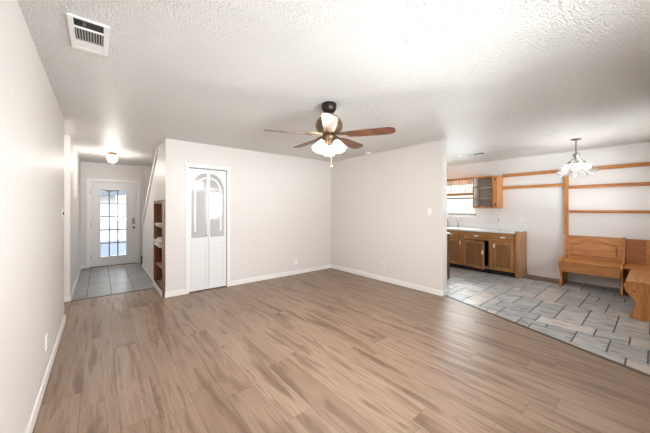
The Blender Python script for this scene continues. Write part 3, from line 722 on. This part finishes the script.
# ---- chandelier
CX, CY = 5.689, .806
ch = thing('chandelier', (CX, CY, H), 'lit chandelier with clear glass bell shades over dining floor', 'chandelier')
P0 = (CX, CY, 0)
m = MB(); m.lathe([(.062, H), (.06, H-.012), (.04, H-.022), (.012, H-.028)], P0, 28); m.build('canopy', M_steel, ch, smooth=True)
m = MB(); m.lathe([(.008, H-.02), (.008, 2.22)], P0, 12); m.build('stem', M_steel, ch)
m = MB(); m.lathe([(.010, 2.235), (.022, 2.225), (.042, 2.205), (.044, 2.19), (.03, 2.165), (.016, 2.14), (.010, 2.09), (.005, 2.07)], P0, 24); m.build('hub', M_steel, ch, smooth=True)
for k in range(6):
    an = R(18+60*k); dv = Vector((math.cos(an), math.sin(an), 0)); C0 = Vector((CX, CY, 0))
    tip = C0+dv*.09+Vector((0, 0, 2.075))
    m = MB(); m.tube([C0+dv*.015+Vector((0, 0, 2.15)), C0+dv*.05+Vector((0, 0, 2.125)), C0+dv*.085+Vector((0, 0, 2.10)), tip], .005, 8); arm = m.build('arm', M_steel, ch, smooth=True)
    Ms = Matrix.Rotation(an, 3, 'Z') @ Matrix.Rotation(R(-36), 3, 'Y')
    m = MB(); m.lathe([(.02, .01), (.022, -.03)], tip, 14, Ms); m.build('socket', M_steel, arm, smooth=True)
    prof = [(.020, -.01), (.026, -.03), (.040, -.07), (.048, -.12), (.053, -.16), (.061, -.195), (.067, -.21)]
    m = MB(); m.lathe(prof, tip, 40, Ms, flute=.05, nf=10, cap=False); sh = m.build('glass_shade', M_crystal, ch, smooth=True)
    so = sh.modifiers.new('thickness', 'SOLIDIFY'); so.thickness = .004
    c_ = tip+Ms @ Vector((0, 0, -.10)); m = MB(); m.sphere(c_, .026, (1, 1, 1.3)); m.build('bulb', M_bulb_c, sh, smooth=True)
point('chandelier_light', (CX, CY, 2.03), 3.6, (1, .95, .88), .03)

# ------------------------------------------------------------------ kitchen cabinets
XC = 6.29                                                  # face frame plane
def pull(x, y, z, parent, vertical=False):
    m = MB()
    if vertical:
        m.box(x-.004, x, y-.012, y+.012, z-.042, z+.042); m.tube([(x-.004, y, z-.03), (x-.022, y, z-.02), (x-.022, y, z+.02), (x-.004, y, z+.03)], .006, 8)
    else:
        m.box(x-.004, x, y-.045, y+.045, z-.014, z+.014); m.tube([(x-.004, y-.032, z), (x-.022, y-.02, z), (x-.022, y+.02, z), (x-.004, y+.032, z)], .006, 8)
    return part_label(m.build('handle', M_plate, parent), 'small white handle')
def panel_door(name, y0, y1, z0, z1, parent, M=None, hinge_y=None):
    """raised panel overlay door in the plane x = XC - 0.002, optionally swung by M"""
    f = (lambda p: M @ Vector(p)) if M is not None else (lambda p: p)
    m = MB(); w_ = .052; xo, xi = XC-.022, XC-.003
    def bx_(x0, x1, a0, a1, b0, b1): m.prism([(a0, b0), (a1, b0), (a1, b1), (a0, b1)], 'X', x0, x1, f)
    bx_(xo, xi, y0, y0+w_, z0, z1); bx_(xo, xi, y1-w_, y1, z0, z1); bx_(xo, xi, y0+w_, y1-w_, z0, z0+w_); bx_(xo, xi, y0+w_, y1-w_, z1-w_, z1)
    d_ = m.build(name, M_oak_z, parent, bevel=.004)
    m = MB(); m.prism([(y0+w_, z0+w_), (y1-w_, z0+w_), (y1-w_, z1-w_), (y0+w_, z1-w_)], 'X', xi-.003, xi+.002, f); m.build('door_panel', M_oak_panel, d_)
    return d_
def base_cabinet(label, y0, y1, ang=0.0, handle='right', end_panel=False):
    t_ = thing('base_cabinet', (XC+.28, (y0+y1)/2, 0), label, 'cabinet', 'base cabinets under the white counter')
    xb = XD-.004; t = .016
    m = MB(); m.box(XC+.019, xb, y0+.001, y0+t, .10, .868); m.box(XC+.019, xb, y1-t, y1-.001, .10, .868); m.box(XC+.019, xb, y0+t, y1-t, .10, .10+t); m.box(xb-.008, xb, y0+t, y1-t, .10+t, .868); m.build('carcass', M_inner_shade if ang else M_oak_z, t_)  # ajar cabinet gets its inner shade as carcass colour
    m = MB(); s_ = .045
    for a0, a1, b0, b1 in ((y0+.001, y0+s_, .10, .868), (y1-s_, y1-.001, .10, .868), (y0+s_, y1-s_, .10, .145), (y0+s_, y1-s_, .685, .72), (y0+s_, y1-s_, .84, .868)): m.box(XC, XC+.019, a0, a1, b0, b1)
    m.build('face_frame', M_oak_z, t_, bevel=.002)
    m = MB(); m.box(XC+.07, XC+.085, y0+.001, y1-.001, 0, .10); m.build('toe_kick', M_toe, t_)
    m = MB(); m.box(XC-.020, XC-.001, y0+.03, y1-.03, .705, .85); dw = m.build('drawer', M_oak_y, t_, bevel=.008)
    pull(XC-.020, (y0+y1)/2, .78, dw)
    if ang:
        hy = y1-.03
        M = Matrix.Translation((XC-.003, hy, 0)) @ Matrix.Rotation(-ang, 4, 'Z') @ Matrix.Translation((-(XC-.003), -hy, 0))
        d_ = panel_door('door', y0+.03, y1-.03, .11, .685, t_, M)
        m = MB(); yy_ = y0+.06
        f = lambda p: M @ Vector(p)
        m.prism([(yy_-.012, .42), (yy_+.012, .42), (yy_+.012, .505), (yy_-.012, .505)], 'X', XC-.027, XC-.0215, f)
        m.prism([(yy_-.006, .435), (yy_+.006, .435), (yy_+.006, .49), (yy_-.006, .49)], 'X', XC-.046, XC-.030, f)
        part_label(m.build('handle', M_plate, d_), 'small white handle')
    else:
        d_ = panel_door('door', y0+.03, y1-.03, .11, .685, t_)
        pull(XC-.022, (y1-.06) if handle == 'left' else (y0+.06), .60, d_, True)
    if end_panel:
        m = MB(); m.prism([(XC-.02, .0), (XD-.004, .0), (XD-.004, .89), (XC+.14, .89), (XC+.12, .912), (XC-.02, .912)], 'Y', y0-.045, y0-.001)
        m.build('end_panel', M_oak_z, t_, bevel=.003)
    return t_
base_cabinet('oak base cabinet at the counter end with closed door', 1.775, 2.205, handle='left', end_panel=True)
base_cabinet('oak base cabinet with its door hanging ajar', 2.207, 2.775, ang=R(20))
base_cabinet('oak base cabinet under the sink, leftmost in view', 2.777, 3.33, handle='right')
base_cabinet('oak base cabinet behind the partition wall end', 3.332, 4.0, handle='right')
ct = thing('countertop', (6.55, 2.9, .87), 'white kitchen countertop with low backsplash', 'countertop')
m = MB(); m.box(XC-.035, XD-.001, 1.777, 4.0, .8695, .908); m.build('counter_slab', M_counter, ct, bevel=.006)
m = MB(); m.box(XD-.022, XD-.001, 1.73, 4.0, .909, 1.03); m.build('backsplash', M_counter, ct, bevel=.004)
def faucet(name, y, label, big):
    t_ = thing(name, (6.72, y, .910), label, 'faucet')
    m = MB(); m.lathe([(.026, .909), (.026, .918), (.016, .93), (.013, .99), (.016, 1.02), (.010, 1.03)], (6.72, y, 0), 18); m.build('body', M_steel, t_, smooth=True)
    m = MB()
    if big: m.tube([(6.72, y, 1.0), (6.70, y, 1.07), (6.66, y, 1.10), (6.58, y, 1.09), (6.54, y, 1.04)], .011); m.build('spout', M_steel, t_, smooth=True)
    else: m.tube([(6.72, y, 1.02), (6.71, y+.01, 1.06), (6.68, y+.02, 1.075)], [.012, .014, .010]); m.build('spray_head', M_steel, t_, smooth=True)
faucet('faucet', 3.33, 'silver kitchen faucet on the counter by the window', True)
faucet('side_sprayer', 3.08, 'short silver sprayer right of the kitchen faucet', False)
sdsh = thing('soap_dish', (6.58, 2.13, .908), 'small white dish on the counter under the open cabinet', 'dish')
m = MB(); m.lathe([(.03, .909), (.055, .913), (.075, .93), (.072, .932), (.05, .918), (.01, .915)], (6.58, 2.13, 0), 24); m.build('dish', M_plate, sdsh, smooth=True)
m = MB(); m.sphere((6.58, 2.13, .93), .032, (1.2, .8, .5)); m.build('soap_bar', M_paper, sdsh, smooth=True)

pn = thing('peninsula_cabinet', (4.75, 2.9, 0), 'brown cabinet end peeking out behind the partition wall', 'cabinet')
m = MB(); m.box(XR+T+.001, 5.27, 2.60, 3.2, .09, .868); m.box(XR+T+.001, 5.27, 2.581, 2.60, 0, .868); m.build('body', wood('dark_oak', srgb(96, 64, 42), srgb(126, 88, 60), 'Z'), pn, bevel=.003)
m = MB(); m.box(XR+T+.001, 5.275, 2.575, 3.22, .8685, .905); m.build('counter_slab', M_counter, pn, bevel=.005)

# ---- open upper cabinet
XU = 6.49
uc = thing('wall_cabinet', (6.67, 2.41, 1.37), 'open wooden wall cabinet without doors beside kitchen window', 'cabinet')
y0, y1, z0, z1 = 2.165, 2.655, 1.372, 2.07
m = MB(); xb = XD-.002; t = .018
m.box(XU+.018, xb, y0, y0+t, z0, z1); m.box(XU+.018, xb, y1-t, y1, z0, z1); m.box(XU+.018, xb, y0+t, y1-t, z0, z0+t); m.box(XU+.018, xb, y0+t, y1-t, z1-t, z1)
m.build('carcass', M_pine_z, uc, bevel=.002)
m = MB(); m.box(xb-.008, xb-.001, y0+t, y1-t, z0+t, z1-t); part_label(m.build('back_panel', simple('cabinet_inside', srgb(220, 206, 196), .6, noise=.1), uc), 'pale inside back')
m = MB(); m.box(XU+.02, xb-.01, y1-t-.004, y1-t, z0+t, z1-t); part_label(m.build('side_light_sheet', M_paper, uc), 'added pale sheet for kitchen light on inner side')  # added sheet, its paleness stands in for kitchen light falling inside
m = MB()
for a0, a1, b0, b1 in ((y0, y0+.09, z0, z1), (y1-.03, y1, z0, z1), (y0+.09, y1-.03, z0, z0+.035), (y0+.09, y1-.03, z1-.035, z1)): m.box(XU, XU+.018, a0, a1, b0, b1)
m.build('face_frame', M_pine_z, uc, bevel=.003)
for z_ in (1.60, 1.83):
    m = MB(); m.box(XU+.022, xb-.01, y0+t, y1-t, z_-.016, z_); m.build('shelf', simple('shelf_birch', srgb(206, 186, 164), .5, noise=.08), uc)
for z_ in (1.45, 1.99):
    m = MB(); m.box(XU-.004, XU, y0+.025, y0+.045, z_-.03, z_+.03); m.build('hinge', M_bronze, uc)
m = MB(); m.box(6.56, 6.72, 2.40, 2.54, z0+t, z0+t+.03); o = m.build('folded_cloth', M_paper, bevel=.01, loc=(6.64, 2.47, z0+t)); tag(o, 'folded white cloth on the bottom of the open cabinet', 'cloth')

# ---- spindle valance over the window
vl = thing('window_valance', (6.51, 3.2, 1.66), 'wooden spindle valance across the kitchen window', 'valance')
m = MB(); m.box(XU+.002, XU+.022, 2.657, 3.9, 2.015, 2.075); m.build('rail', M_pine_y, vl, bevel=.003)
m = MB(); m.box(XU+.002, XU+.022, 2.657, 3.9, 1.665, 1.725); m.build('rail', M_pine_y, vl, bevel=.003)
m = MB(); m.box(XU+.002, XU+.020, 3.25, 3.35, 1.725, 2.015); m.build('post', M_pine_z, vl, bevel=.003)
for k in range(9):
    y_ = 2.69+.064*k; m = MB(); m.lathe([(.005, 1.725), (.005, 1.78), (.009, 1.80), (.005, 1.83), (.007, 1.87), (.005, 1.91), (.009, 1.94), (.005, 1.96), (.005, 2.015)], (XU+.012, y_, 0), 10); m.build('spindle', M_oak_z, vl, smooth=True)

# ---- wooden rails and shelves on the dining wall
def board(name, label, cat, boxes, mat=None, grp=None):
    m = MB()
    for b_ in boxes: m.box(*b_)
    o = m.build(name, mat or M_pine_y, bevel=.004, loc=((boxes[0][0]+boxes[0][1])/2, (boxes[0][2]+boxes[0][3])/2, boxes[0][4]))
    return tag(o, label, cat, grp)
G = 'wooden boards on the dining wall'
board('wall_rail', 'long topmost wooden rail on the dining wall', 'wall rail', [(XD-.035, XD, YW+.01, 2.163, 2.062, 2.116), (XD-.06, XD, YW+.01, 2.163, 2.050, 2.062)], None, G)
board('wall_rail', 'short wooden rail between open cabinet and upright post', 'wall rail', [(XD-.05, XD, 1.142, 2.163, 1.785, 1.845)], None, G)
board('wall_shelf', 'wooden shelf board right of the post, below top rail', 'shelf', [(XD-.10, XD, YW+.01, 1.058, 1.735, 1.755), (XD-.03, XD, YW+.01, 1.058, 1.755, 1.795)], None, G)
board('wall_shelf', 'lowest wooden shelf board above the bench backs', 'shelf', [(XD-.12, XD, YW+.01, 1.058, 1.312, 1.335), (XD-.03, XD, YW+.01, 1.058, 1.285, 1.312)], None, G)
board('wall_post', 'upright wooden post on wall rising from bench back', 'post', [(XD-.045, XD, 1.072, 1.135, .868, 2.049)], M_pine_z, G)

# ------------------------------------------------------------------ breakfast nook benches
def arch_panel_back(parent, y0, y1, z0, z1, f, py0, py1, pz0, pzs, pzt):
    """back board (map f(y, z, depth)) with an arched raised panel sitting in a routed recess"""
    m = MB(); g = .017
    def pr(pts, d0, d1): m.prism(pts, 'X', d0, d1, lambda p: f(p[1], p[2], p[0]))
    pr([(y0, z0), (y1, z0), (y1, z1), (y0, z1)], 0, .006)
    pr([(y0, z0), (py0-g, z0), (py0-g, z1), (y0, z1)], .006, .030); pr([(py1+g, z0), (y1, z0), (y1, z1), (py1+g, z1)], .006, .030)
    pr([(py0-g, z0), (py1+g, z0), (py1+g, pz0-g), (py0-g, pz0-g)], .006, .030)
    def curve(u): # 0..1 across: flat shoulders then a low arch
        if u < .13 or u > .87: return pzs
        return pzs+(pzt-pzs)*math.sin(PI*(u-.13)/.74)**.75
    N = 28; top = [(py0+(py1-py0)*k/N, curve(k/N)) for k in range(N+1)]
    tg = [(y0_+(-g if k == 0 else g if k == N else 0), z_+g) for k, (y0_, z_) in enumerate(top)]
    for k in range(N): pr([tg[k], tg[k+1], (tg[k+1][0], z1), (tg[k][0], z1)], .006, .030)
    bk = m.build('backrest', M_pine_y, parent)
    m = MB(); m.prism([(py0, pz0), (py1, pz0)]+top[::-1], 'X', .0062, .031, lambda p: f(p[1], p[2], p[0])); m.build('raised_panel', M_pine_y, bk, bevel=.007, seg=1)
    return bk
EP = [(6.835, 0), (6.30, 0), (6.285, .025), (6.31, .07), (6.345, .13), (6.35, .20), (6.325, .27), (6.28, .34), (6.25, .39), (6.245, .43), (6.26, .465), (6.30, .485), (6.60, .485), (6.68, .52), (6.72, .60), (6.755, .865), (6.835, .865)]
b1 = thing('dining_bench', (6.55, .73, 0), 'wooden settle bench with arched back panel against the dining wall', 'bench', 'breakfast nook benches')
m = MB(); m.prism(EP, 'Y', 1.085, 1.115); m.build('end_panel', M_pine_z, b1, bevel=.004)
m = MB(); m.prism([(x, z if z < .8 else .88) for x, z in EP], 'Y', .345, .375); m.build('end_panel', M_pine_z, b1, bevel=.004)
m = MB(); m.box(6.255, 6.80, .376, 1.084, .432, .455); m.build('seat', M_pine_y, b1, bevel=.005)
m = MB(); m.box(6.285, 6.306, .376, 1.084, .262, .431); m.build('apron', M_pine_y, b1, bevel=.003)
fb = lambda y, z, d: (6.79+(z-.45)*.10-d, y, z)
arch_panel_back(b1, .376, 1.084, .457, .852, fb, .45, 1.02, .515, .715, .79)
m = MB(); m.box(6.785, 6.835, .376, 1.084, .8525, .866); m.build('top_cap', M_pine_y, b1, bevel=.003)

b2 = thing('corner_bench', (6.55, .05, 0), 'wooden corner bench section beyond the settle bench', 'bench', 'breakfast nook benches')
m = MB(); m.prism([(6.80, .343), (6.27, .343), (6.265, .25), (6.20, .215), (6.20, -.285), (6.80, -.285)], 'Z', .432, .455); m.build('seat', M_pine_y, b2, bevel=.005)
m = MB(); m.box(6.66, 6.80, -.285, .343, 0, .431); m.build('base', M_pine_y, b2)
fb2 = lambda y, z, d: (6.80+(z-.45)*.05-d, y, z)
m = MB(); m.prism([(.12, .457), (.343, .457), (.343, .845), (.12, .845)], 'X', 0, .022, lambda p: fb2(p[1], p[2], p[0])); part_label(m.build('back_board', wood('pine_knotty', srgb(140, 82, 42), srgb(192, 126, 70), 'Y', .7), b2, bevel=.003), 'darker plain board with curved grain')
arch_panel_back(b2, -.285, .118, .457, .845, fb2, -.22, .055, .52, .71, .76)
m = MB(); m.box(6.79, 6.835, -.285, .343, .846, .858); m.build('top_cap', M_pine_y, b2, bevel=.003)

b3 = thing('dining_bench', (5.6, 0, 0), 'wooden bench with scalloped end panel at the right edge', 'bench', 'breakfast nook benches')
E3 = [(-.285, 0), (.221, 0), (.224, .03), (.20, .09), (.178, .16), (.18, .21), (.19, .235), (.225, .28), (.258, .33), (.272, .375), (.276, .41), (.268, .432), (.25, .438), (-.02, .438), (-.10, .47), (-.14, .56), (-.20, .85), (-.285, .85)]
for xx in (5.10, 6.10):
    m = MB(); m.prism(E3, 'X', xx, xx+.035); ep = m.build('end_panel', M_pine_z, b3, bevel=.004)
    m = MB(); m.lathe([(.009, 0), (.009, -.002)], (xx, .188, .338), 12, Matrix.Rotation(PI/2, 3, 'Y')); part_label(m.build('screw_hole', M_slot, ep), 'dark screw hole')
m = MB(); m.box(5.095, 6.16, -.19, .262, .4385, .458); m.build('seat', M_pine_x, b3, bevel=.005)
m = MB(); m.box(5.136, 6.099, .21, .23, .29, .437); m.build('apron', M_pine_x, b3, bevel=.003)
m = MB(); m.prism([(-.16, .459), (-.138, .459), (-.20, .848), (-.222, .848)], 'X', 5.136, 6.099); m.build('backrest', M_pine_x, b3, bevel=.003)
